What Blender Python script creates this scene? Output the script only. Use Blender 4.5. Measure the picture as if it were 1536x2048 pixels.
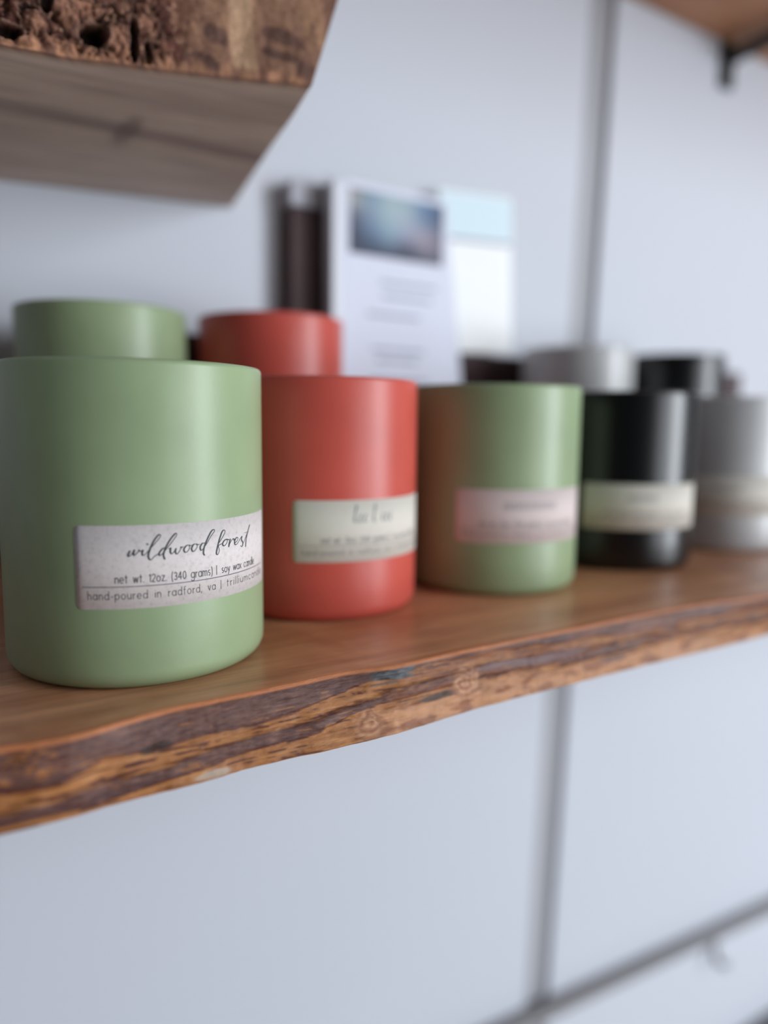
import bpy, bmesh, math, random
from mathutils import Vector, Matrix, noise
random.seed(7)
S = 0.001                      # everything below is measured in millimetres
for o in list(bpy.data.objects):
    bpy.data.objects.remove(o, do_unlink=True)
scene = bpy.context.scene

# ------------------------------------------------------------------ camera
CR = (0.840876, -0.541112, 0.011163)
CU = (0.057457, 0.109758, 0.992296)
CB = (-0.538169, -0.833757, 0.123383)
cam_data = bpy.data.cameras.new('camera')
cam = bpy.data.objects.new('camera', cam_data)
scene.collection.objects.link(cam)
cam.matrix_world = Matrix(((CR[0], CU[0], CB[0], 0), (CR[1], CU[1], CB[1], 0),
                           (CR[2], CU[2], CB[2], 80.804 * S), (0, 0, 0, 1)))
cam_data.sensor_fit = 'VERTICAL'
cam_data.sensor_height = 36
cam_data.lens = 1495.16 * 36 / 2048
cam_data.clip_start = 0.01
cam_data.dof.use_dof = True
cam_data.dof.focus_distance = 0.234
cam_data.dof.aperture_fstop = 2.85
scene.camera = cam

# ------------------------------------------------------------------ light
scene.view_settings.view_transform = 'Standard'
scene.view_settings.look = 'None'
scene.view_settings.exposure = 0.1
scene.view_settings.gamma = 1.0
scene.view_settings.use_curve_mapping = False
world = bpy.data.worlds.new('world')
scene.world = world
world.use_nodes = True
bg = world.node_tree.nodes['Background']
bg.inputs[0].default_value = (0.80, 0.84, 1.0, 1)
bg.inputs[1].default_value = 0.05


def area(name, loc, target, sx, sy, power, col):
    l = bpy.data.lights.new(name, 'AREA')
    l.shape = 'RECTANGLE'
    l.size, l.size_y, l.energy, l.color = sx, sy, power, col
    o = bpy.data.objects.new(name, l)
    scene.collection.objects.link(o)
    o.location = loc
    o.rotation_euler = (Vector(target) - Vector(loc)).to_track_quat('-Z', 'Y').to_euler()
    return o


area('window_daylight', (2.2, -1.85, 0.50), (0.3, 0.3, 0.1), 0.85, 2.3, 90, (0.88, 0.94, 1.0))
area('room_fill', (1.25, -2.35, -0.1), (0.3, 0.3, 0.0), 1.1, 1.9, 23, (0.90, 0.94, 1.0))  # added fill lamp beside the window, no source of its own

# ------------------------------------------------------------------ helpers


def link(o):
    scene.collection.objects.link(o)
    return o


def tag(o, label=None, cat=None, group=None, kind=None):
    if label: o['label'] = label
    if cat: o['category'] = cat
    if group: o['group'] = group
    if kind: o['kind'] = kind
    return o


def empty(name, loc, rz=0.0):
    o = bpy.data.objects.new(name, None)
    o.empty_display_size = 0.02
    o.location = [c * S for c in loc]
    o.rotation_euler = (0, 0, rz)
    return link(o)


def mesh_obj(name, verts, faces, mat, parent=None, loc=(0, 0, 0), smooth=True, cols=None):
    me = bpy.data.meshes.new(name)
    me.from_pydata([(v[0] * S, v[1] * S, v[2] * S) for v in verts], [], faces)
    if cols:
        ca = me.color_attributes.new('grain', 'FLOAT_COLOR', 'POINT')
        for i, c in enumerate(cols):
            ca.data[i].color = (c[0], c[1], c[2], 1)
    me.update()
    if smooth:
        for p in me.polygons: p.use_smooth = True
    me.materials.append(mat)
    o = bpy.data.objects.new(name, me)
    o.location = [c * S for c in loc]
    if parent: o.parent = parent
    return link(o)


def fix_normals(o):
    bm = bmesh.new(); bm.from_mesh(o.data)
    bmesh.ops.recalc_face_normals(bm, faces=bm.faces)
    bm.to_mesh(o.data); bm.free()
    return o


def box_data(x0, x1, y0, y1, z0, z1, V=None, F=None):
    V = [] if V is None else V
    F = [] if F is None else F
    b = len(V)
    V += [(x0, y0, z0), (x1, y0, z0), (x1, y1, z0), (x0, y1, z0), (x0, y0, z1), (x1, y0, z1), (x1, y1, z1), (x0, y1, z1)]
    F += [tuple(b + i for i in f) for f in ((0, 3, 2, 1), (4, 5, 6, 7), (0, 1, 5, 4), (1, 2, 6, 5), (2, 3, 7, 6), (3, 0, 4, 7))]
    return V, F


def box(name, x0, x1, y0, y1, z0, z1, mat, parent=None, bevel=0, loc=(0, 0, 0)):
    V, F = box_data(x0, x1, y0, y1, z0, z1)
    o = mesh_obj(name, V, F, mat, parent, loc, smooth=False)
    if bevel:
        m = o.modifiers.new('bevel', 'BEVEL'); m.width = bevel * S; m.segments = 3
        m.limit_method = 'ANGLE'
    return o


def lathe(name, prof, mat, parent=None, n=128, closed=False):
    V, F = [], []
    k = len(prof)
    for i in range(n):
        a = 2 * math.pi * i / n
        for r, z in prof: V.append((r * math.cos(a), r * math.sin(a), z))
    for i in range(n):
        j = (i + 1) % n
        for q in range(k - 1):
            F.append((i * k + q, j * k + q, j * k + q + 1, i * k + q + 1))
    return mesh_obj(name, V, F, mat, parent)


# sRGB 0-255 -> linear
def C(r, g, b):
    return tuple(((c / 255) / 12.92 if c / 255 <= .04045 else ((c / 255 + .055) / 1.055) ** 2.4) for c in (r, g, b))


def N(mat, t, **kw):
    n = mat.node_tree.nodes.new(t)
    for k, v in kw.items():
        if k.startswith('i_'):
            key = k[2:]
            n.inputs[int(key) if key.isdigit() else key].default_value = v
        else: setattr(n, k, v)
    return n


def new_mat(name, col=(.8, .8, .8), rough=.5, **kw):
    m = bpy.data.materials.new(name); m.use_nodes = True
    b = m.node_tree.nodes['Principled BSDF']
    b.inputs['Base Color'].default_value = (*col, 1)
    b.inputs['Roughness'].default_value = rough
    for k, v in kw.items():
        b.inputs[k.replace('_', ' ')].default_value = v
    return m, b, m.node_tree.links


def mixrgb(m, fac, a, b, blend='MIX'):
    n = m.node_tree.nodes.new('ShaderNodeMix'); n.data_type = 'RGBA'; n.blend_type = blend
    L = m.node_tree.links
    for s, v in ((n.inputs[0], fac), (n.inputs[6], a), (n.inputs[7], b)):
        if hasattr(v, 'is_linked') or hasattr(v, 'links'): L.new(v, s)
        elif isinstance(v, (int, float)): s.default_value = v
        else: s.default_value = (*v, 1) if len(v) == 3 else v
    return n.outputs[2]


def noise_tex(m, scale, detail=4, stretch=(1, 1, 1), rough=.5):
    tc = N(m, 'ShaderNodeTexCoord'); mp = N(m, 'ShaderNodeMapping')
    mp.inputs['Scale'].default_value = stretch
    nt = N(m, 'ShaderNodeTexNoise'); nt.inputs['Scale'].default_value = scale
    nt.inputs['Detail'].default_value = detail; nt.inputs['Roughness'].default_value = rough
    L = m.node_tree.links
    L.new(tc.outputs['Object'], mp.inputs[0]); L.new(mp.outputs[0], nt.inputs['Vector'])
    return nt.outputs['Fac']


def ramp(m, src, stops):
    n = N(m, 'ShaderNodeValToRGB')
    e = n.color_ramp.elements
    while len(e) < len(stops): e.new(.5)
    for i, (p_, c) in enumerate(stops):
        e[i].position = p_
        e[i].color = (*c, 1) if not isinstance(c, (int, float)) else (c, c, c, 1)
    m.node_tree.links.new(src, n.inputs[0])
    return n.outputs[0]


def bump(m, b, src, strength, dist):
    n = N(m, 'ShaderNodeBump'); n.inputs['Strength'].default_value = strength
    n.inputs['Distance'].default_value = dist
    m.node_tree.links.new(src, n.inputs['Height'])
    m.node_tree.links.new(n.outputs[0], b.inputs['Normal'])


# ------------------------------------------------------------------ materials
def glaze(name, col, rough=.34, vary=.07, spec=.5):
    m, b, L = new_mat(name, col, rough)
    b.inputs['Specular IOR Level'].default_value = spec
    n1 = noise_tex(m, 35, 3)
    dark = tuple(c * (1 - vary) for c in col); lite = tuple(min(1, c * (1 + vary)) for c in col)
    base = ramp(m, n1, [(.3, dark), (.7, lite)])
    L.new(base, b.inputs['Base Color'])
    n2 = noise_tex(m, 900, 3)
    bump(m, b, n2, .10, .0003)
    return m


M_GREEN = glaze('sage_green_glaze', C(146, 164, 126), .36, spec=.42)
M_RED = glaze('coral_red_glaze', C(196, 84, 72), .35, spec=.38)
M_BLACK = glaze('black_glaze', C(3, 3, 4), .3, spec=.6)
M_WHITE = glaze('white_glaze', C(186, 187, 187), .3)
M_WAX, _, _ = new_mat('cream_wax', C(232, 222, 200), .45, Subsurface_Weight=.15)
M_WICK, _, _ = new_mat('cotton_wick', C(215, 205, 185), .9)


def paper(name, col, d=.10):
    m, b, L = new_mat(name, col, .75)
    n1 = noise_tex(m, 700, 5, (1, 1, 1), .7)
    base = ramp(m, n1, [(.30, tuple(c * (1 - 2.2 * d) for c in col)), (.45, col), (.7, tuple(min(1, c * (1 + d)) for c in col))])
    L.new(base, b.inputs['Base Color'])
    return m


M_LABEL = paper('speckled_label_paper', C(213, 204, 201))
M_LABEL2 = paper('cream_label_paper', C(214, 208, 196), .03)
M_LABEL3 = paper('blush_label_paper', C(216, 200, 196), .03)
M_INK, _, _ = new_mat('charcoal_ink', C(58, 60, 64), .7)
M_INK2, _, _ = new_mat('navy_grey_ink', C(70, 72, 88), .7)
M_INKSOFT, _, _ = new_mat('soft_grey_ink', C(112, 112, 116), .7)


def attr_wood(name, rough, coat, bstr, bscale, stretch, spec=.5):
    m, b, L = new_mat(name, (.3, .15, .08), rough)
    b.inputs['Specular IOR Level'].default_value = spec
    b.inputs['Coat Weight'].default_value = coat
    b.inputs['Coat Roughness'].default_value = .22
    b.inputs['Coat IOR'].default_value = 1.4
    at = N(m, 'ShaderNodeAttribute', attribute_name='grain')
    n1 = noise_tex(m, bscale, 6, stretch, .65)
    f = ramp(m, n1, [(.25, .72), (.75, 1.25)])
    L.new(mixrgb(m, 1.0, at.outputs['Color'], f, 'MULTIPLY'), b.inputs['Base Color'])
    n2 = noise_tex(m, bscale * 1.6, 5, stretch, .7)
    bump(m, b, n2, bstr, .0008)
    return m


M_SHELF = attr_wood('reddish_lacquered_wood', .42, .35, .12, 120, (.25, 3, 3))
M_EDGE = attr_wood('waxed_live_edge', .48, .08, .55, 300, (.35, 2.2, 2.2), .3)
M_BARK = attr_wood('craggy_bark', .7, .0, 1.0, 420, (.9, 1, 1), .25)
M_UNDER = attr_wood('raw_board_underside', .75, .0, .1, 90, (.2, 2, 2), .2)


def wood(name, c1, c2, rough=.6):
    m, b, L = new_mat(name, c1, rough)
    L.new(ramp(m, noise_tex(m, 30, 4, (.3, 3, 3)), [(.3, c1), (.7, c2)]), b.inputs['Base Color'])
    return m


M_DARKWOOD = wood('dark_brown_stained_wood', C(60, 42, 43), C(72, 52, 53), .75)
M_FARWOOD = wood('orange_pine_board', C(158, 108, 74), C(184, 134, 98), .55)


def wallmat(name, col, rough=.55):
    m, b, L = new_mat(name, col, rough)
    L.new(ramp(m, noise_tex(m, 3, 3), [(.3, tuple(c * .97 for c in col)), (.7, col)]), b.inputs['Base Color'])
    bump(m, b, noise_tex(m, 260, 4), .06, .0006)
    return m


M_WALL = wallmat('white_wall_paint', C(196, 200, 209))
M_RECESS = wallmat('shaded_gap_grey', C(156, 157, 162))  # shade of the seam gap put into its colour
M_FLOOR = wood('pale_floorboards', C(196, 188, 180), C(212, 206, 200), .5)
M_CEIL = wallmat('ceiling_paint', C(150, 150, 152))
M_IRON, _, _ = new_mat('black_iron', C(22, 24, 25), .5, Metallic=.3)
M_GREYMETAL, _, _ = new_mat('grey_metal', C(128, 126, 128), .5)
M_CARD, _, _ = new_mat('white_card', C(220, 223, 238), .65)
M_CARD2, _, _ = new_mat('bright_gloss_card', C(248, 250, 250), .6)
M_CYAN, _, _ = new_mat('pale_cyan_print', C(212, 233, 241), .6)
M_PRINT, _, _ = new_mat('pale_grey_print', C(150, 154, 172), .6)
M_ACRYL, _b, _ = new_mat('clear_acrylic', (1, 1, 1), .03, Transmission_Weight=1.0, IOR=1.3)
M_PHOTO, _b, _L = new_mat('photo_print', (1, 1, 1), .7, Specular_IOR_Level=.2)
_L.new(N(M_PHOTO, 'ShaderNodeAttribute', attribute_name='grain').outputs['Color'], _b.inputs['Base Color'])

# ------------------------------------------------------------------ setting
WY = 480.0                     # wall plane


def seam_x(z): return 513 + .036 * z


def wall_panel(name, side):
    z0, z1 = -1400, 1300
    e0, e1 = seam_x(z0), seam_x(z1)
    g = 16
    if side < 0: P = [(-2200, z0), (e0 - g, z0), (e1 - g, z1), (-2200, z1)]
    else: P = [(e0 + g, z0), (3600, z0), (3600, z1), (e1 + g, z1)]
    V = [(x, WY, z) for x, z in P] + [(x, WY + 30, z) for x, z in P]
    F = [(0, 1, 2, 3), (7, 6, 5, 4), (0, 4, 5, 1), (1, 5, 6, 2), (2, 6, 7, 3), (3, 7, 4, 0)]
    o = mesh_obj(name, V, F, M_WALL, smooth=False)
    return tag(fix_normals(o), kind='structure')


wall_panel('wall_left', -1)
wall_panel('wall_right', 1)
tag(box('wall_back', 440, 590, WY + 5, WY + 60, -1400, 1300, M_RECESS), kind='structure')
tag(box('floor', -2200, 3600, -3200, WY + 60, -1440, -1400, M_FLOOR), kind='structure')
tag(box('ceiling', -2200, 3600, -3200, WY + 60, 1300, 1340, M_CEIL), kind='structure')


# ------------------------------------------------------------------ colour helpers
def lerp(a, b, t): return a + (b - a) * t


def interp(x, pts):
    if x <= pts[0][0]: return pts[0][1]
    for (x0, y0), (x1, y1) in zip(pts, pts[1:]):
        if x <= x1: return lerp(y0, y1, (x - x0) / (x1 - x0))
    return pts[-1][1]


def spline(x, pts):
    """smooth curve through the points"""
    for i in range(len(pts) - 1):
        if x <= pts[i + 1][0] or i == len(pts) - 2:
            (x0, y0), (x1, y1) = pts[i], pts[i + 1]
            xa, ya = pts[max(0, i - 1)]; xb, yb = pts[min(len(pts) - 1, i + 2)]
            m0 = (y1 - ya) / (x1 - xa); m1 = (yb - y0) / (xb - x0)
            h = x1 - x0; t = max(0, min(1, (x - x0) / h))
            return (2*t**3-3*t*t+1)*y0 + (t**3-2*t*t+t)*h*m0 + (-2*t**3+3*t*t)*y1 + (t**3-t*t)*h*m1


def sm(a, b, x):
    t = max(0, min(1, (x - a) / (b - a))); return t * t * (3 - 2 * t)


def cmix(a, b, t):
    t = max(0, min(1, t)); return tuple(x + (y - x) * t for x, y in zip(a, b))


def fbm(x, y, z, o=4):
    return noise.fractal(Vector((x, y, z)), 1.0, 2.0, o)


# ------------------------------------------------------------------ lower live edge shelf
TOPC = [(-160, 203), (-60, 200), (16, 196.6), (25, 195), (34, 195), (48, 198.2), (58, 199.9), (68, 200.4), (86, 200.3), (100, 200.9), (118, 201.6), (134, 198.6),
        (148, 198.9), (168, 199.8), (225, 199.8), (253, 200), (298, 198.3), (342, 193), (380, 196), (450, 201), (520, 198), (600, 203), (760, 197), (1000, 201), (1300, 199)]
BOTC = [(-160, 197), (15, 194), (30, 193.8), (46, 194.6), (65, 194.3), (84, 195.3), (106, 193.8), (131, 193.3), (167, 196), (222, 196.3), (262, 196.2),
        (306, 195.1), (349, 195.4), (450, 200), (600, 198), (800, 203), (1300, 198)]
THK = 21.0
# boundaries of the bark bands down the face, by X: purple | ochre | purple | ochre | purple | ochre
XB = [-150, 15, 26, 40, 58, 68, 84, 104, 118, 140, 175, 225, 280, 350, 450, 700, 1300]
B1 = [.45, .47, .52, .43, .50, .42, .45, .36, .20, .10, .12, .22, .30, .25, .4, .2, .4]      # ochre starts
B2 = [.72, .74, .76, .72, .68, .61, .56, .56, .43, .34, .30, .42, .46, .45, .6, .5, .6]      # purple starts
B3 = [.88, .90, .90, .93, .84, .82, .75, .74, .60, .52, .50, .62, .60, .55, .75, .6, .7]     # ochre starts again
PUR = C(74, 42, 40); PURL = C(124, 88, 74); OCH = C(160, 103, 56); RED = C(78, 28, 12); TAN = C(186, 132, 92); GRY = C(98, 100, 102); DRK = C(40, 24, 22); COP = C(184, 114, 72)


def edge_colour(X, t):
    zz = t * THK
    n = fbm(X * .03, zz * .30, 3, 5)
    n2 = fbm(X * .07, zz * 1.2, 9, 5)
    n3 = fbm(X * .22, zz * 1.6, 21, 4)
    w = t + .07 * n + .03 * n2
    b1 = interp(X, list(zip(XB, B1))); b2 = interp(X, list(zip(XB, B2))); b3 = interp(X, list(zip(XB, B3)))
    pur = cmix(PUR, PURL, .45 + .55 * n3 + .35 * n - .35 * abs(t - .3))
    och = cmix(OCH, RED, sm(.12, .5, n2 + .25 * n3))
    och = cmix(och, C(196, 138, 84), sm(.1, .6, -n2) * .5)
    o = sm(b1 - .012, b1 + .012, w) * (1 - sm(b2 - .012, b2 + .012, w)) + sm(b3 - .012, b3 + .012, w)
    c = cmix(pur, och, o)
    for b, s in ((b1, .045), (b2, .03), (b3, .03)):     # dark red cracks where the bark lifts
        c = cmix(c, RED, .85 * max(0, 1 - abs(w - b + .01) / s) * sm(-.3, .3, n2 + .1))
    # streaks of bared wood inside the bark
    c = cmix(c, OCH, (1 - o) * sm(.42, .52, n2 + .4 * n) * .6 * (1 if t > .2 else .1))
    if X < 34: c = cmix(c, OCH if n3 > -.1 else RED, .8 * sm(34, 24, X) * sm(.15, .35, abs(fbm(X * .22, zz * .45, 40, 3))) * (1 if .06 < t < .45 else 0))
    # brighter bared wood further along, lower half
    k = sm(112, 126, X - 8 * n) * sm(.52, .62, t + .1 * n - .0009 * min(X, 260) + .06)
    tan = cmix(TAN, C(140, 86, 54), sm(-.1, .5, fbm(X * .09, zz * .28, 60, 4)))
    c = cmix(c, tan, k * (.95 if X < 420 else .5))
    k2 = sm(124, 134, X) * (1 - sm(.5, .62, t)) * sm(-.25, .15, fbm(X * .035, zz * .25, 77, 4) + .05)
    c = cmix(c, cmix(C(128, 74, 42), RED, sm(0, .5, n2)), k2 * .75)
    # dark knots at about a hand's width along
    for kx, kt, rx, rt, cc in ((54, .44, 5, .07, DRK), (150, .62, 9, .05, DRK), (164, .50, 10, .05, DRK), (240, .72, 9, .07, C(112, 78, 66)),
                               (205, .42, 20, .06, C(120, 92, 92)), (180, .36, 14, .05, C(118, 92, 92)), (69, .93, 6, .06, C(176, 158, 142)), (262, .25, 26, .1, C(126, 88, 76))):
        d = ((X - kx + 2.2 * n2) / rx) ** 2 + ((t - kt + .03 * n) / rt) ** 2
        c = cmix(c, cc, .85 * (1 - sm(.5, 1.3, d)))
    # grey scuffed patch just under the lip
    if 122 < X < 143 and t < .30: c = cmix(c, cmix(GRY, C(50, 50, 54), .5 + n3), sm(122, 127, X) * (1 - sm(140, 142, X)) * (1 - sm(.18 + .1 * n2, .24 + .1 * n2, t + .011 * max(0, X - 136))))
    # swirled burls
    for kx, kt, r in ((121, .80, 6.5), (163, .55, 9.0)):
        dx, dz = X - kx, (t - kt) * THK
        d = math.hypot(dx, dz * 1.3)
        if d < r:
            wob = 2.6 * fbm(X * .16, zz * .22, 88, 3)
            ring = .5 + .5 * math.sin(math.hypot(dx * .75 + wob, dz * 1.5 - wob) * 1.9 + 1.5 * wob)
            c = cmix(c, cmix(C(138, 84, 54), C(196, 146, 110), ring), (1 - sm(.45 * r, r, d + wob)) * .8)
    return c


def build_shelf():
    nX = []
    x = -160
    while x < 1300:
        nX.append(x); x += .45 if -5 < x < 260 else (1.0 if x < 420 else 4)
    V, F, K, tops = [], [], [], []
    nt = 46
    for X in nX:
        yt, yb = spline(X, TOPC), spline(X, BOTC)
        yt += .3 * fbm(X * .03, 1, 2, 2); yb += .35 * fbm(X * .11, 5, 2, 3)
        yt += .05 * fbm(X * .4, 8, 2, 2)
        loop = []
        # top surface samples from the wall to the lip
        for k in range(15):
            y = WY - .5 + (yt + 1.0 - WY + .5) * (1 - (1 - k / 14) ** 2.2)
            n = fbm(X * .006, y * .1, 4, 4); m = fbm(X * .02, y * .5, 14, 3)
            c = cmix(C(213, 154, 115), C(176, 117, 82), .5 + .9 * n + .5 * m)
            c = cmix(c, COP, sm(yt + 3.5, yt + 1.5, y) * .6)  # highlight line of the lip painted in as copper
            loop.append((X, y, 0, c))
        for a in (30, 60):
            y = yt + 1.0 - 1.0 * math.sin(math.radians(a)); z = -1.0 + 1.0 * math.cos(math.radians(a))
            loop.append((X, y, z, COP))
        for k in range(nt + 1):
            t = k / nt
            zz = -1.0 - t * (THK - 1.0)
            y = lerp(yt, yb, t)
            tt = (1.0 + t * (THK - 1.0)) / THK
            w = tt + .07 * fbm(X * .03, tt * THK * .30, 3, 5)
            b1 = interp(X, list(zip(XB, B1))); b2 = interp(X, list(zip(XB, B2))); b3 = interp(X, list(zip(XB, B3)))
            o = sm(b1 - .03, b1 + .03, w) * (1 - sm(b2 - .03, b2 + .03, w)) + sm(b3 - .03, b3 + .03, w)
            env = math.sin(math.pi * t) ** .5
            y += env * (.9 * o - .8 - .7 * fbm(X * .06, zz * .22, 30, 4) - .25 * fbm(X * .12, zz * 1.1, 31, 4))
            c = edge_colour(X, tt)
            if t < .03: c = cmix(COP, c, sm(0, .025, t))
            loop.append((X, y, zz, c))
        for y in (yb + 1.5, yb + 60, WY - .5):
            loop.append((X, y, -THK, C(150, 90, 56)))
        tops.append(loop)
    L = len(tops[0])
    for loop in tops:
        for v in loop: V.append(v[:3]); K.append(v[3])
    top_f, edge_f = [], []
    for i in range(len(tops) - 1):
        for j in range(L):
            f = (i * L + j, (i + 1) * L + j, (i + 1) * L + (j + 1) % L, i * L + (j + 1) % L)
            (top_f if (j < 15) else edge_f).append(f)
    caps = [tuple(range(L)), tuple(reversed(range((len(tops) - 1) * L, len(tops) * L)))]
    root = empty('live_edge_shelf', (300, 340, -THK))
    tag(root, 'glossy reddish brown live edge wooden shelf carrying the row of candle jars', 'shelf')
    off = (-300, -340, THK)

    def sub(name, faces, mat):
        idx = {}; vv, cc, ff = [], [], []
        for f in faces:
            g = []
            for i in f:
                if i not in idx:
                    idx[i] = len(vv); vv.append(V[i]); cc.append(K[i])
                g.append(idx[i])
            ff.append(tuple(g))
        return fix_normals(mesh_obj(name, [tuple(a + b for a, b in zip(v, off)) for v in vv], ff, mat, root, cols=cc))
    sub('board_top', top_f, M_SHELF)
    e = sub('bark_edge', edge_f, M_EDGE)
    tag(e, 'rough waxed bark edge streaked purple brown and ochre')


build_shelf()


# ------------------------------------------------------------------ upper live edge shelf (bark front, grey brown underside)
def build_upper():
    ENDU = [(285.4, 147.4), (321, 155.6), (364, 164), (470, 187), (480, 189)]     # right end of the underside: Y -> X
    FR = [(-200, 300), (-60, 312), (20, 309), (37, 306.7), (59, 306), (75, 302.5), (90.4, 299.5), (110, 295), (130, 289.5), (147.4, 285.4), (170, 283)]
    cols = []
    s = 0
    ns = 460
    X0 = -80
    nf, nu = 110, 26
    HOLES = [(67.6, 218.8, 4.7, 4.5, 9.0), (39.5, 213.6, 4.6, 3.0, 6.0), (81.5, 219.0, 1.8, 8.0, 3.5), (86.5, 216, 1.6, 5, 3.0), (52.5, 228, 2.0, 5, 3), (46.5, 223.5, 3.2, 1.4, 2.5)]
    LUMPS = [(59.2, 226.5, 5.6, 6.6, 3.6), (48.0, 218.0, 5.0, 5.0, 3.0), (76.0, 219.0, 5.0, 6.5, 2.8), (86.0, 226.0, 5.0, 5.0, 2.4), (45, 212, 3.5, 3, 2.2), (56.0, 214, 5, 2.6, 1.4),
             (66, 229, 6, 5, 2), (92, 214, 4, 3, 1.5), (72.5, 212.5, 3.5, 2.2, 1.3), (34, 219, 3, 3, 2)]
    rows = []
    for i in range(ns + 1):
        s = i / ns
        s = 1 - (1 - s) ** 1.0
        row = []
        xr = lerp(X0, 147.4, s)
        yf = interp(xr, FR)
        zb = 209.4 + .047 * (xr - 53)
        zb_w = .5 * fbm(xr * .09, 3, 1, 3)
        ztop = zb + 46
        for k in range(nf + 1):
            t = 1 - k / nf
            z = lerp(zb, ztop, t)
            X = lerp(X0, 147.4 + .38 * (z - zb), s)
            y = yf + zb_w + .12 * (z - zb)
            e = sm(0, .06, t) * sm(0, .02, 1 - s)
            d = 1.6 * fbm(X * .05, z * .06, 50, 5) + (2.6 * abs(fbm(X * .16, z * .16, 55, 4)) if X < 97 else .5 * fbm(X * .12, z * .05, 57, 3))
            c = cmix(C(128, 86, 70), C(80, 48, 40), .5 + 1.1 * fbm(X * .07, z * .10, 61, 5))
            c = cmix(c, C(176, 132, 104), sm(.1, .55, fbm(X * .2, z * .16, 64, 4)) * .8)
            c = cmix(c, DRK, sm(.3, .6, fbm(X * .24, z * .2, 67, 4)) * (.8 if X < 97 else .3))
            if X < 60: c = cmix(c, C(62, 32, 26), .8 * sm(61, 52, X) * sm(-.3, .1, fbm(X * .3, z * .3, 70, 4)))
            if X < 100: c = cmix(c, C(84, 44, 34), .55 * sm(-.2, .3, fbm(X * .14, z * .2, 73, 4)))
            if X < 100:
                cr = 1 - abs(fbm(X * .11 + 3, z * .13, 120, 4)) * 7
                k = max(0, cr) * sm(100, 84, X)
                d -= 2.2 * k; c = cmix(c, C(40, 24, 20), .8 * k)
                c = cmix(c, C(190, 150, 124), .7 * sm(.42, .6, fbm(X * .45, z * .45, 130, 3)))
            if X > 97:
                # smoother bared wood with drip-shaped pale patches towards the end
                g = fbm(X * .11, z * .025, 80, 3)
                c2 = cmix(C(134, 98, 80), C(176, 134, 104), .5 + 1.0 * g)
                c2 = cmix(c2, C(196, 158, 126), sm(116, 118.5, X) * (1 - sm(125, 128, X)) * sm(.0, .1, t - .02))
                c = cmix(c, c2, sm(97, 108, X) * .85)
                for kx, kz, rx, rz in ((137.5, 232, 7, 3.4), (136, 224, 7, 2.2), (146, 217, 5.5, 5), (105, 216, 9, 4), (112, 228, 5, 4)):
                    dd = ((X - kx - .8 * (z - kz) * .3) / rx) ** 2 + ((z - kz + .25 * (X - kx)) / rz) ** 2
                    c = cmix(c, C(88, 62, 56), .8 * (1 - sm(.3, 1.4, dd + .8 * g)))
            for kx, kz, rx, rz, dep in LUMPS:
                dd = ((X - kx) / rx) ** 2 + ((z - kz) / rz) ** 2
                if dd < 1:
                    d += dep * math.sqrt(1 - dd)
                    c = cmix(c, C(170, 122, 98), .7 * (1 - dd))
                elif dd < 1.5: c = cmix(c, DRK, .6 * (1 - abs(dd - 1.2) / .3))
            for kx, kz, rx, rz, dep in HOLES:
                dd = math.sqrt(((X - kx) / rx) ** 2 + ((z - kz) / rz) ** 2) + .1 * fbm(X * .4, z * .4, 90, 2)
                if dd < 1.0:
                    d -= dep * sm(1.0, .72, dd); c = cmix(c, C(34, 22, 20), sm(1.0, .8, dd) * .9)
                elif dd < 1.35: d += 1.0 * (1 - abs(dd - 1.15) / .2); c = cmix(c, C(142, 108, 92), .6)
            # sandy lip where bark meets the sawn underside
            c = cmix(cmix(C(190, 138, 106), C(120, 84, 70), .5 + fbm(X * .2, 2, 6, 3)), c, sm(.02, .12, t + .09 * fbm(X * .15, 1, 5, 3)))
            row.append((X, y - d * e, z, c))
        for k in range(1, nu + 1):
            t = k / nu
            y0 = yf + zb_w
            y = lerp(y0, WY - .3, t)
            X = lerp(X0, interp(y, ENDU), s)
            z = 209.4 + .047 * (X - 53)
            g = fbm(X * .006, y * .03, 100, 4)
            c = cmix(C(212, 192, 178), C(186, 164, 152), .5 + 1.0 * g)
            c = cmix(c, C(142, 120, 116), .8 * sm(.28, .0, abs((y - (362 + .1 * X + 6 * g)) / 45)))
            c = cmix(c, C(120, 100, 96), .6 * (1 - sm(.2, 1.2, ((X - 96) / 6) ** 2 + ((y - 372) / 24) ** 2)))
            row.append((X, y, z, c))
        zt = ztop
        row.append((lerp(X0, 200, s), WY - .3, zt, C(130, 100, 84)))
        rows.append(row)
    L = len(rows[0])
    V = [v[:3] for r in rows for v in r]; K = [v[3] for r in rows for v in r]
    root = empty('upper_live_edge_shelf', (60, 400, 209))
    tag(root, 'thick rough wooden slab shelf overhead at upper left with craggy bark edge', 'shelf')
    off = (-60, -400, -209)

    def sub(name, js, mat, caps=False):
        ff = [(i * L + j, (i + 1) * L + j, (i + 1) * L + (j + 1) % L, i * L + (j + 1) % L) for i in range(len(rows) - 1) for j in js]
        if caps:
            ff += [tuple(range(L)), tuple((len(rows) - 1) * L + k for k in range(L))]
        idx = {}; vv, cc, f2 = [], [], []
        for f in ff:
            g = []
            for i in f:
                if i not in idx: idx[i] = len(vv); vv.append(tuple(a + b for a, b in zip(V[i], off))); cc.append(K[i])
                g.append(idx[i])
            f2.append(tuple(g))
        return fix_normals(mesh_obj(name, vv, f2, mat, root, cols=cc))
    tag(sub('bark_edge', range(0, nf), M_BARK), 'craggy dark brown bark with a round knot hole')
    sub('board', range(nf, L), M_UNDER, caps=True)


build_upper()

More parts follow.
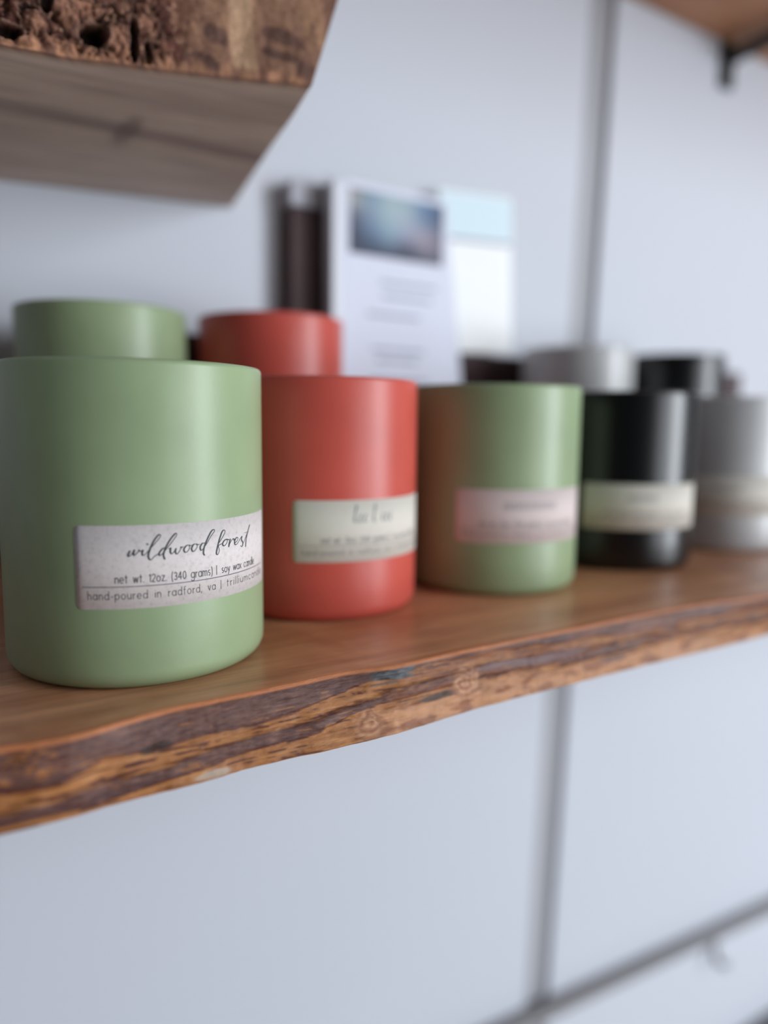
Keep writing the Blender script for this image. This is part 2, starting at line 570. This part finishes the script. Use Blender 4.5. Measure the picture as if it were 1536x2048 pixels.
# ------------------------------------------------------------------ lettering
ARC = lambda cx, cy, r, a0, a1, n=14, ry=None: [(cx + r * math.cos(math.radians(a0 + (a1 - a0) * i / n)), cy + (ry or r) * math.sin(math.radians(a0 + (a1 - a0) * i / n))) for i in range(n + 1)]
O = lambda cx=.5: ARC(cx, .5, .5, 0, 360, 24)
G = {
 'a': ([O(), [(1, 1), (1, 0)]], 1.0), 'o': ([O()], 1.0), 'c': ([ARC(.5, .5, .5, 48, 312)], .9),
 'd': ([O(), [(1, 1.65), (1, 0)]], 1.0), 'e': ([[(0.02, .5), (1, .5)] + ARC(.5, .5, .5, 0, 315)[0:]], 1.0),
 'p': ([O(), [(0, 1), (0, -.55)]], 1.0), 'g': ([O(), [(1, 1), (1, -.1)] + ARC(.5, -.1, .5, 0, -150)], 1.0),
 'n': ([[(0, 1), (0, 0)], [(0, .5)] + ARC(.42, .55, .42, 170, 0) + [(.84, 0)]], .84),
 'h': ([[(0, 1.65), (0, 0)], [(0, .5)] + ARC(.42, .55, .42, 170, 0) + [(.84, 0)]], .84),
 'u': ([[(0, 1), (0, .45)] + ARC(.42, .45, .42, 180, 350) + [(.84, 1)], [(.84, 1), (.84, 0)]], .84),
 'm': ([[(0, 1), (0, 0)], [(0, .6)] + ARC(.34, .62, .34, 170, 0) + [(.68, 0)], [(.68, .6)] + ARC(1.02, .62, .34, 170, 0) + [(1.36, 0)]], 1.36),
 'r': ([[(0, 1), (0, 0)], [(0, .5)] + ARC(.42, .52, .42, 170, 80)], .45),
 't': ([[(.25, 1.4), (.25, 0)], [(0, 1), (.55, 1)]], .55), 'f': ([ARC(.5, 1.3, .3, 75, 180) + [(.2, 0)], [(0, 1), (.5, 1)]], .52),
 'l': ([[(0, 1.65), (0, 0)]], .0), 'i': ([[(0, 1), (0, 0)], [(0, 1.38), (0, 1.46)]], .0), '|': ([[(0, 1.6), (0, -.15)]], .0),
 'v': ([[(0, 1), (.42, 0), (.84, 1)]], .84), 'w': ([[(0, 1), (.32, 0), (.65, .95), (.98, 0), (1.3, 1)]], 1.3),
 'x': ([[(0, 1), (.8, 0)], [(.8, 1), (0, 0)]], .8), 'z': ([[(0, 1), (.75, 1), (0, 0), (.78, 0)]], .78),
 'y': ([[(0, 1), (.44, 0)], [(.86, 1), (.2, -.55)]], .86),
 's': ([ARC(.36, .74, .28, 50, 270, 10, .25) + ARC(.36, .25, .3, 90, -130, 10, .25)], .7),
 '.': ([[(0, 0), (0, .08)]], .0), ',': ([[(.05, .08), (-.08, -.25)]], .05), '-': ([[(0, .52), (.5, .52)]], .5),
 '1': ([[(0, 1.15), (.28, 1.4), (.28, 0)]], .28), '2': ([ARC(.42, .98, .42, 165, -35) + [(0, 0), (.85, 0)]], .85),
 '0': ([ARC(.42, .7, .42, 0, 360, 24, .7)], .84), '4': ([[(.68, 0), (.68, 1.4), (0, .42), (.95, .42)]], .95),
 '3': ([ARC(.38, 1.02, .36, 150, -90, 12) + ARC(.38, .36, .4, 90, -150, 12, .36)], .78),
 '(': ([ARC(.7, .6, .7, 130, 230, 10, 1.2)], .25), ')': ([ARC(-.4, .6, .7, 50, -50, 10, 1.2)], .3),
}


def text_strokes(txt, x0, x1, z, xh, space=.75, gap_share=.32):
    """single line letters fitted between x0 and x1, drawn narrower or wider to fit"""
    adv = sum(G[c][1] if c != ' ' else space for c in txt)
    gaps = len(txt) - 1
    gap = gap_share
    k = (x1 - x0) / ((adv + gap * gaps) * xh)
    x = 0; out = []
    for c in txt:
        if c == ' ': x += space + gap; continue
        st, w = G[c]
        for s in st: out.append([(x0 + (x + a) * xh * k, z + b * xh) for a, b in s])
        x += w + gap
    return out


def smooth_line(pts, n=5):
    if len(pts) < 3: return pts
    P = [pts[0]] + list(pts) + [pts[-1]]
    out = []
    for i in range(1, len(P) - 2):
        p0, p1, p2, p3 = P[i - 1:i + 3]
        for k in range(n):
            t = k / n
            out.append(tuple(.5 * (2 * p1[j] + (p2[j] - p0[j]) * t + (2 * p0[j] - 5 * p1[j] + 4 * p2[j] - p3[j]) * t * t + (-p0[j] + 3 * p1[j] - 3 * p2[j] + p3[j]) * t ** 3) for j in (0, 1)))
    out.append(pts[-1])
    return out


def ribbons(strokes, width, mapper, pen=False):
    """flat ink strokes; with pen the down strokes come out heavier"""
    V, F = [], []
    if not pen:                # sharp corners are drawn as separate strokes
        parts = []
        for st in strokes:
            cur = [st[0]]
            for i in range(1, len(st)):
                cur.append(st[i])
                if i < len(st) - 1:
                    a, b_, c = Vector(st[i - 1]), Vector(st[i]), Vector(st[i + 1])
                    if (b_ - a).length > 0 and (c - b_).length > 0 and (b_ - a).angle(c - b_) > .7:
                        parts.append(cur); cur = [st[i]]
            parts.append(cur)
        strokes = parts
    for st in strokes:
        b = len(V)
        n = len(st)
        if n < 2: continue
        for i in range(n):
            a = st[max(0, i - 1)]; c = st[min(n - 1, i + 1)]
            dx, dy = c[0] - a[0], c[1] - a[1]
            l = math.hypot(dx, dy) or 1e-6
            w = width
            if pen:
                w = width * (.62 + .75 * max(0, -dy / l) ** 1.0)
                if i in (0, n - 1): w *= .55
            nx, ny = -dy / l * w, dx / l * w
            x, y = st[i]
            if not pen and i in (0, n - 1):
                k = 1 if i else -1
                x += k * dx / l * width * .6; y += k * dy / l * width * .6
            V += [mapper(x + nx, y + ny), mapper(x - nx, y - ny)]
        for i in range(n - 1):
            F.append((b + 2 * i, b + 2 * i + 1, b + 2 * i + 3, b + 2 * i + 2))
    return V, F


SCRIPT = [[(-78.8, 42.42), (-79.36, 41.36), (-79.38, 40.73), (-78.98, 40.83), (-78.15, 41.74), (-77.67, 42.63), (-77.94, 41.59), (-77.82, 40.95), (-77.31, 41.28), (-76.53, 42.1), (-76.3, 42.6), (-76.37, 42.24), (-75.86, 42.13), (-75.26, 42.53)], [(-75.26, 42.53), (-75.58, 41.48), (-75.33, 40.84), (-74.53, 41.28)], [(-74.53, 41.28), (-72.71, 43.34), (-71.02, 45.25), (-70.33, 46.22), (-70.57, 46.75), (-71.18, 46.35), (-72.26, 44.89), (-73.27, 42.79), (-73.87, 40.81), (-73.63, 39.65), (-73.09, 39.47), (-72.25, 40.28), (-70.85, 41.2)], [(-68.8, 42.7), (-69.7, 42.56), (-70.7, 41.48), (-70.81, 40.62), (-70.3, 40.64), (-69.16, 41.8), (-67.11, 44.26), (-65.77, 45.99), (-65.7, 46.74), (-66.43, 46.39), (-67.96, 44.47), (-69.15, 42.23), (-69.61, 40.53), (-69.22, 39.19)], [(-68.1, 42.16), (-67.5, 42.54), (-67.64, 41.39), (-67.2, 40.77), (-66.46, 41.44), (-65.95, 42.27), (-66.17, 41.27), (-65.67, 40.58), (-64.79, 41.53), (-64.32, 42.66), (-64.42, 42.28), (-63.64, 42.65)], [(-62.11, 42.95), (-62.88, 42.73), (-63.57, 41.76), (-63.22, 40.85), (-62.46, 41.07), (-61.76, 42.03), (-61.93, 42.93), (-61.75, 42.71), (-61.03, 42.76)], [(-59.67, 43.01), (-60.5, 42.94), (-61.15, 41.82), (-60.85, 40.9), (-60.12, 41.06), (-59.3, 42.22), (-59.54, 43.05), (-59.29, 42.76), (-58.48, 42.79)], [(-56.77, 42.99), (-57.65, 42.94), (-58.33, 41.97), (-58.15, 40.97), (-57.52, 41.13), (-56.31, 42.49), (-54.52, 44.85), (-53.19, 46.3), (-53.58, 46.79), (-54.49, 46.2), (-55.94, 43.95), (-57.01, 41.67), (-57.28, 39.91), (-56.79, 39.19)], [(-52.01, 41.98), (-50.43, 43.61), (-49.1, 45.44), (-49.37, 46.17), (-50.26, 45.73), (-51.4, 43.43), (-52.21, 41.09), (-52.63, 39.32), (-52.07, 38.88), (-51.47, 40.08), (-51.71, 41.58), (-50.26, 42.06)], [(-48.4, 43.2), (-49.44, 42.87), (-50.14, 41.89), (-49.59, 41.21), (-48.64, 41.69), (-48.11, 42.55), (-48.4, 43.14), (-47.34, 42.82)], [(-46.76, 43.14), (-47.32, 41.67), (-47.51, 40.61), (-46.92, 41.77), (-45.78, 42.86), (-45.04, 42.76), (-45.19, 42.31)], [(-44.97, 41.41), (-43.65, 41.94), (-43.09, 42.8), (-43.88, 43.07), (-44.77, 42.1), (-44.65, 40.99), (-43.67, 41.0), (-42.75, 41.72)], [(-42.75, 41.72), (-41.02, 43.14), (-41.27, 42.07), (-40.46, 40.84), (-41.04, 39.82), (-41.9, 40.21)], [(-40.12, 40.89), (-38.72, 42.66), (-37.42, 44.23), (-36.02, 46.28), (-37.43, 44.07), (-38.56, 41.67), (-38.92, 39.24)], [(-39.59, 43.99), (-36.97, 44.07)], [(-74.35, 44.2), (-74.15, 44.13), (-73.95, 44.0), (-73.85, 43.85)]]


# ------------------------------------------------------------------ candle jars
R = 42.0


def on_cyl(r): return lambda s, z: (r * math.cos(s / R), r * math.sin(s / R), z)


def jar_profile(h):
    p = [(0, 0.6), (34.5, .6), (36, 0)]
    for a in range(0, 91, 15):
        p.append((R - 5.2 + 5.2 * math.sin(math.radians(a)), 5.6 - 5.6 * math.cos(math.radians(a))))
    p += [(R, z) for z in (20, 40, 60, 80)] + ([(R, 100), (R, 120)] if h > 120 else [])
    for a in range(0, 181, 20):
        p.append((R - 1.6 + 1.6 * math.cos(math.radians(a)), h - 1.6 + 1.6 * math.sin(math.radians(a))))
    p += [(R - 3.4, h - 8), (R - 3.8, h - 30), (R - 4, 8), (R - 9, 4.2), (0, 4.2)]
    return p


def label_shell(s0, s1, z0, z1, rc=1.7, thick=.08):
    """rounded rectangle sticker wrapped round the jar"""
    V, F = [], []
    n = 60
    us = [s0 + (s1 - s0) * i / n for i in range(n + 1)]
    us += [s0 + rc * k / 6 for k in range(1, 6)] + [s1 - rc * k / 6 for k in range(1, 6)] + [s0 + .05, s1 - .05]
    us = sorted(set(us))
    r = R + thick

    def ext(u):
        d = min(u - s0, s1 - u)
        if d >= rc: return 0
        return rc - math.sqrt(max(0, rc * rc - (rc - d) ** 2))
    m = on_cyl(r); mi = on_cyl(R - .05)
    for u in us:
        e = ext(u)
        V += [mi(u, z0 + e), m(u, z0 + e), m(u, z1 - e), mi(u, z1 - e)]
    for i in range(len(us) - 1):
        a, b = 4 * i, 4 * i + 4
        for k in range(3): F.append((a + k, b + k, b + k + 1, a + k + 1))
    F += [(0, 1, 2, 3), tuple(4 * (len(us) - 1) + k for k in (3, 2, 1, 0))]
    return V, F


def candle(name, loc, h, mat, label, group, s0=None, paper_mat=None, z0=25.2, writing='net', ink=None):
    root = empty(name, loc)
    tag(root, label, 'candle', group)
    lathe('jar', jar_profile(h), mat, root)
    wax = [(0, h - 20), (R - 5, h - 20), (R - 3.9, h - 19.2), (R - 4.0, h - 24)]
    lathe('wax', wax, M_WAX, root, 64)
    tag(root.children[-1], 'cream wax')
    for a in (0,):
        lathe('wick', [(0, h - 21), (1.1, h - 21), (.9, h - 12), (.3, h - 11.3), (0, h - 11)], M_WICK, root, 10)
    if s0 is not None:
        s1 = s0 + 73; z1 = z0 + 24.5
        V, F = label_shell(s0, s1, z0, z1)
        lb = fix_normals(mesh_obj('label', V, F, paper_mat, root))
        lb['label'] = 'small printed paper sticker'
        dz = z0 - 25.2; ds = s0 + 94.5
        small = text_strokes('net wt. 12oz. (340 grams) | ', -83.2 + ds, -51.4 + ds, 32.9 + dz, 1.62, gap_share=.42)
        small += text_strokes('soy wax candle', -50.6 + ds, -33.2 + ds, 32.9 + dz, 1.5)
        small2 = text_strokes('hand-poured in radford, va | ', -91.0 + ds, -49.4 + ds, 28.15 + dz, 1.5, .9, .55)
        small2 += text_strokes('trilliumcandle', -48.6 + ds, -26 + ds, 28.3 + dz, 1.5, .9, .55)
        m = on_cyl(R + .11)
        V, F = ribbons(small, .13, m)
        V2, F2 = ribbons(small2, .10, m)
        F += [tuple(i + len(V) for i in f) for f in F2]; V += V2
        mesh_obj('small_print', V, F, ink or M_INK, lb, smooth=False)
        rule = [[(-92.4 + ds + (66.6) * i / 60, 31.8 + dz) for i in range(61)]]
        V, F = ribbons(rule, .115, m); mesh_obj('rule_line', V, F, M_INK2 if not ink else ink, lb, smooth=False)
        if writing == 'wild':
            st = [smooth_line([(a, b) for a, b in s]) for s in SCRIPT]
            V, F = ribbons(st, .21, m, pen=True)
        else:
            st = []
            x = writing[0] + s0
            for ch in writing[1]:
                # loose brush script loops, too far out of focus to be read
                if ch == ' ': x += 2.2; continue
                tall = ch in 'ldbk&'
                hh = 6.0 if tall else 2.4
                st.append(smooth_line([(x, 41.5), (x + .9, 41.8 + hh * .5), (x + 1.7, 41.2 + hh), (x + 1.1, 41.3 + hh), (x + .5, 41.8), (x + 1.0, 40.8), (x + 2.0, 41.4)]))
                x += 2.1
            st = [[(a, b + dz) for a, b in s] for s in st]
            V, F = ribbons(st, .2, m, pen=True)
        mesh_obj('script_title', V, F, ink or M_INK, lb, smooth=False)
    return root


FR = 'front row of candle jars'
BK = 'tall candle jars in the back row'
H = 97.2
candle('candle_jar', (66.4, 257.9, 0), H, M_GREEN, 'large sage green candle jar nearest the camera, with a sharp wildwood forest label', FR, -94.5, M_LABEL, writing='wild')
candle('candle_jar', (155.3, 292.6, 0), H, M_RED, 'coral red candle jar with cream label beside the nearest green jar', FR, -97.4, M_LABEL2, writing=(24, 'dam & eer'), ink=M_INKSOFT, z0=24.6)
candle('candle_jar', (250.4, 287.5, 0), H, M_GREEN, 'sage green candle jar with blush label between the coral and black jars', FR, -112.6, M_LABEL3, writing=(22, 'eaeracneaorem'), ink=M_INKSOFT)
candle('candle_jar', (353.0, 294.2, 0), H, M_BLACK, 'glossy black candle jar with cream label in the front row', FR, -121.0, M_LABEL2, writing=(24, 'reacamoe'), ink=M_INKSOFT, z0=23.2)
candle('candle_jar', (460, 300, 0), H, M_WHITE, 'white candle jar with label cut off by the right edge of the photo', FR, -134, M_LABEL2, writing=(24, 'aecamore'), ink=M_INKSOFT, z0=23.5)
candle('candle_jar', (91.7, 415.0, 0), 134.9, M_GREEN, 'tall sage green candle jar directly behind the nearest jar', BK)
candle('candle_jar', (187.7, 415.6, 0), 137.8, M_RED, 'tall coral red candle jar standing behind the front coral jar', BK)
candle('candle_jar', (446, 416.0, 0), 135.5, M_WHITE, 'tall white candle jar behind the gap between green and black jars', BK)
candle('candle_jar', (562, 416.0, 0), 136.6, M_BLACK, 'tall black candle jar in the back row behind the front black jar', BK)

# ------------------------------------------------------------------ things against the wall
bk = box('dark_back_board', -330, 330, -7, 7, 0, 132, M_DARKWOOD, bevel=1.2, loc=(410, 470, 0))
tag(bk, 'long dark brown wooden board standing against the wall behind the candles', 'board')
bl = empty('dark_brown_box', (241, 471, 132))
tag(bl, 'tall narrow dark brown box on the dark board, topped by a pale grey block standing in for wall shadow', 'box')
box('box_body', -16.5, 15, -7, 6.5, 0.1, 88, M_DARKWOOD, bl, bevel=1)
M_WALLSHADE, _, _ = new_mat('wall_shade_grey', C(172, 173, 182), .6)
box('shadow_cap', -17, 15.5, -7.5, 7, 88, 104, M_WALLSHADE, bl, bevel=1)  # grey block stands in for the shadow on the wall above the box

hd = empty('brochure_holder', (330, 455, 0))
tag(hd, 'clear acrylic brochure holder standing behind the coral jars', 'holder')
box('back_panel', -84, 12, 3, 5, 1, 240, M_ACRYL, hd, bevel=.4)
box('base', -84, 44, -10, 5, 0, 2, M_ACRYL, hd, bevel=.4)
M_FROST, _, _ = new_mat('frosted_acrylic_rim', C(205, 208, 218), .3)
box('side_rim', -84, -74.5, -8, 5, 2, 236, M_FROST, hd, bevel=.8)


def leaflet(name, loc, w, h, rz, lean_x, mat, label):
    root = empty(name, loc, rz)
    root.rotation_euler = (0, math.radians(lean_x), rz)
    tag(root, label, 'leaflet', 'leaflets behind the candle jars')
    box('sheet', 0, w, 0, .8, 0, h, mat, root)
    return root


lf = leaflet('leaflet', (257, 451, 2), 84, 236, 0, .3, M_CARD, 'pale leaflet with a blue and grey photo across its top, in the acrylic holder')
# photo on the leaflet
tab = [[(176, 168, 160), (150, 178, 200), (196, 222, 230), (190, 215, 226), (140, 170, 205), (120, 135, 160)],
       [(214, 206, 200), (170, 196, 220), (208, 232, 238), (205, 225, 236), (132, 160, 200), (96, 108, 132)],
       [(120, 124, 140), (160, 180, 205), (200, 226, 238), (206, 218, 236), (168, 180, 206), (130, 138, 158)],
       [(96, 100, 118), (136, 160, 190), (176, 208, 226), (196, 200, 224), (206, 194, 208), (150, 146, 162)],
       [(92, 96, 114), (104, 122, 148), (140, 160, 184), (122, 126, 146), (170, 166, 182), (140, 138, 154)],
       [(100, 104, 120), (92, 96, 112), (84, 86, 102), (78, 80, 96), (104, 104, 120), (118, 116, 132)]]
V, F, K = [], [], []
nx, nz = 24, 16
for j in range(nz + 1):
    for i in range(nx + 1):
        u, v = i / nx, j / nz
        a, b = min(4, int(u * 5)), min(4, int(v * 5)); fu, fv = u * 5 - a, v * 5 - b
        c = cmix(cmix(tab[b][a], tab[b][a + 1], fu), cmix(tab[b + 1][a], tab[b + 1][a + 1], fu), fv)
        V.append((3 + u * 78, -.25, 232 - v * 42)); K.append(C(*[v * .82 for v in c]))
for j in range(nz):
    for i in range(nx):
        a = j * (nx + 1) + i; F.append((a, a + nx + 1, a + nx + 2, a + 1))
mesh_obj('photo', V, F, M_PHOTO, lf, cols=K)
for z, x0, x1 in ((172, 28, 76), (163, 30, 72), (150, 18, 62), (126, 22, 66), (119, 26, 60), (105, 20, 70)):
    V, F = box_data(x0, x1, -.35, 0, z, z + 2.2)
    mesh_obj('printed_text_line', V, F, M_PRINT, lf, smooth=False)
# the sheet flares to the right towards its foot
for v in [c for c in lf.children if c.name.startswith('sheet')][0].data.vertices:
    if v.co.x > .04 and v.co.z < .01: v.co.x += .033
lf2 = leaflet('leaflet', (352, 467, 132.2), 70, 119, -.03, -2.5, M_CARD2, 'bright white leaflet with a pale cyan band on top, standing on the dark board')
box('cyan_band', .5, 69.5, -.3, 0, 87, 118, M_CYAN, lf2)
V, F = box_data(1, 69, -.4, 0, 83, 86)
mesh_obj('printed_line', V, F, M_PRINT, lf2, smooth=False)

# ------------------------------------------------------------------ far shelf and bracket, upper right
fs = box('wall_shelf', -560, 620, -320, 0, 0, 32, M_FARWOOD, bevel=2, loc=(760, WY - .2, 449))  # depth and left run stretched out of view to shade the wall below
tag(fs, 'orange brown wooden wall shelf high in the upper right corner', 'shelf')


def tube(name, pts, r, mat, parent, n=12, flat=1.0):
    V, F = [], []
    P = [Vector(p) for p in pts]
    for i, p in enumerate(P):
        t = (P[min(i + 1, len(P) - 1)] - P[max(i - 1, 0)]).normalized()
        a = Vector((1, 0, 0)); b = t.cross(a).normalized()
        for k in range(n):
            an = 2 * math.pi * k / n
            V.append(tuple(p + a * math.cos(an) * r * flat + b * math.sin(an) * r))
    for i in range(len(P) - 1):
        for k in range(n):
            F.append((i * n + k, i * n + (k + 1) % n, (i + 1) * n + (k + 1) % n, (i + 1) * n + k))
    F += [tuple(range(n)), tuple(range((len(P) - 1) * n, len(P) * n))]
    return fix_normals(mesh_obj(name, V, F, mat, parent))


br = empty('shelf_bracket', (703, WY, 449))
tag(br, 'black curved iron bracket under the upper right wall shelf', 'bracket')
box('wall_plate', -8, 8, -6, -.2, -42, 0, M_IRON, br, bevel=1.5)
tube('curved_arm', [(0, -3 - 150 * (a / 90), -15 + 8 * math.sin(math.radians(a))) for a in range(0, 91, 6)], 6.5, M_IRON, br, flat=1.2)
box('top_arm', -8, 8, -230, -150, -12, 0, M_IRON, br, bevel=1)

# ------------------------------------------------------------------ rail low on the wall, lower right
rl = empty('wall_rail', (780, WY, -524))
tag(rl, 'thin grey metal rail running along the wall at lower right', 'rail')
V, F = [], []
ends = ((-420, 44), (300, -20))
for x, z in ends:
    V += [(x, -.2, z - 7), (x, -14, z - 7), (x, -14, z + 5), (x, -.2, z + 5)]
F = [(0, 1, 2, 3), (7, 6, 5, 4)] + [(k, (k + 1) % 4, 4 + (k + 1) % 4, 4 + k) for k in range(4)]
r0 = fix_normals(mesh_obj('rail', V, F, M_GREYMETAL, rl, smooth=False))
tube('hook', [(2, -7, -7), (2, -7, -22), (2, -10, -30), (2, -16, -34), (2, -21, -31), (2, -22, -26)], 3.2, M_GREYMETAL, rl)

# dark bar standing in for a shadow line low on the wall
V, F = [], []
for x, z in ((620, 5), (1100, -27)):
    V += [(x - 850, -.2, z - 12), (x - 850, -22, z - 12), (x - 850, -22, z + 8), (x - 850, -.2, z + 8)]
F = [(0, 1, 2, 3), (7, 6, 5, 4)] + [(k, (k + 1) % 4, 4 + (k + 1) % 4, 4 + k) for k in range(4)]
M_SHADOWLINE, _, _ = new_mat('shadow_line_grey', C(88, 86, 88), .5)
r1 = fix_normals(mesh_obj('wall_rail', V, F, M_SHADOWLINE, loc=(850, WY, -688), smooth=False))
tag(r1, 'darker grey bar standing in for a shadow line low on the wall, cut by the bottom right corner', 'rail')
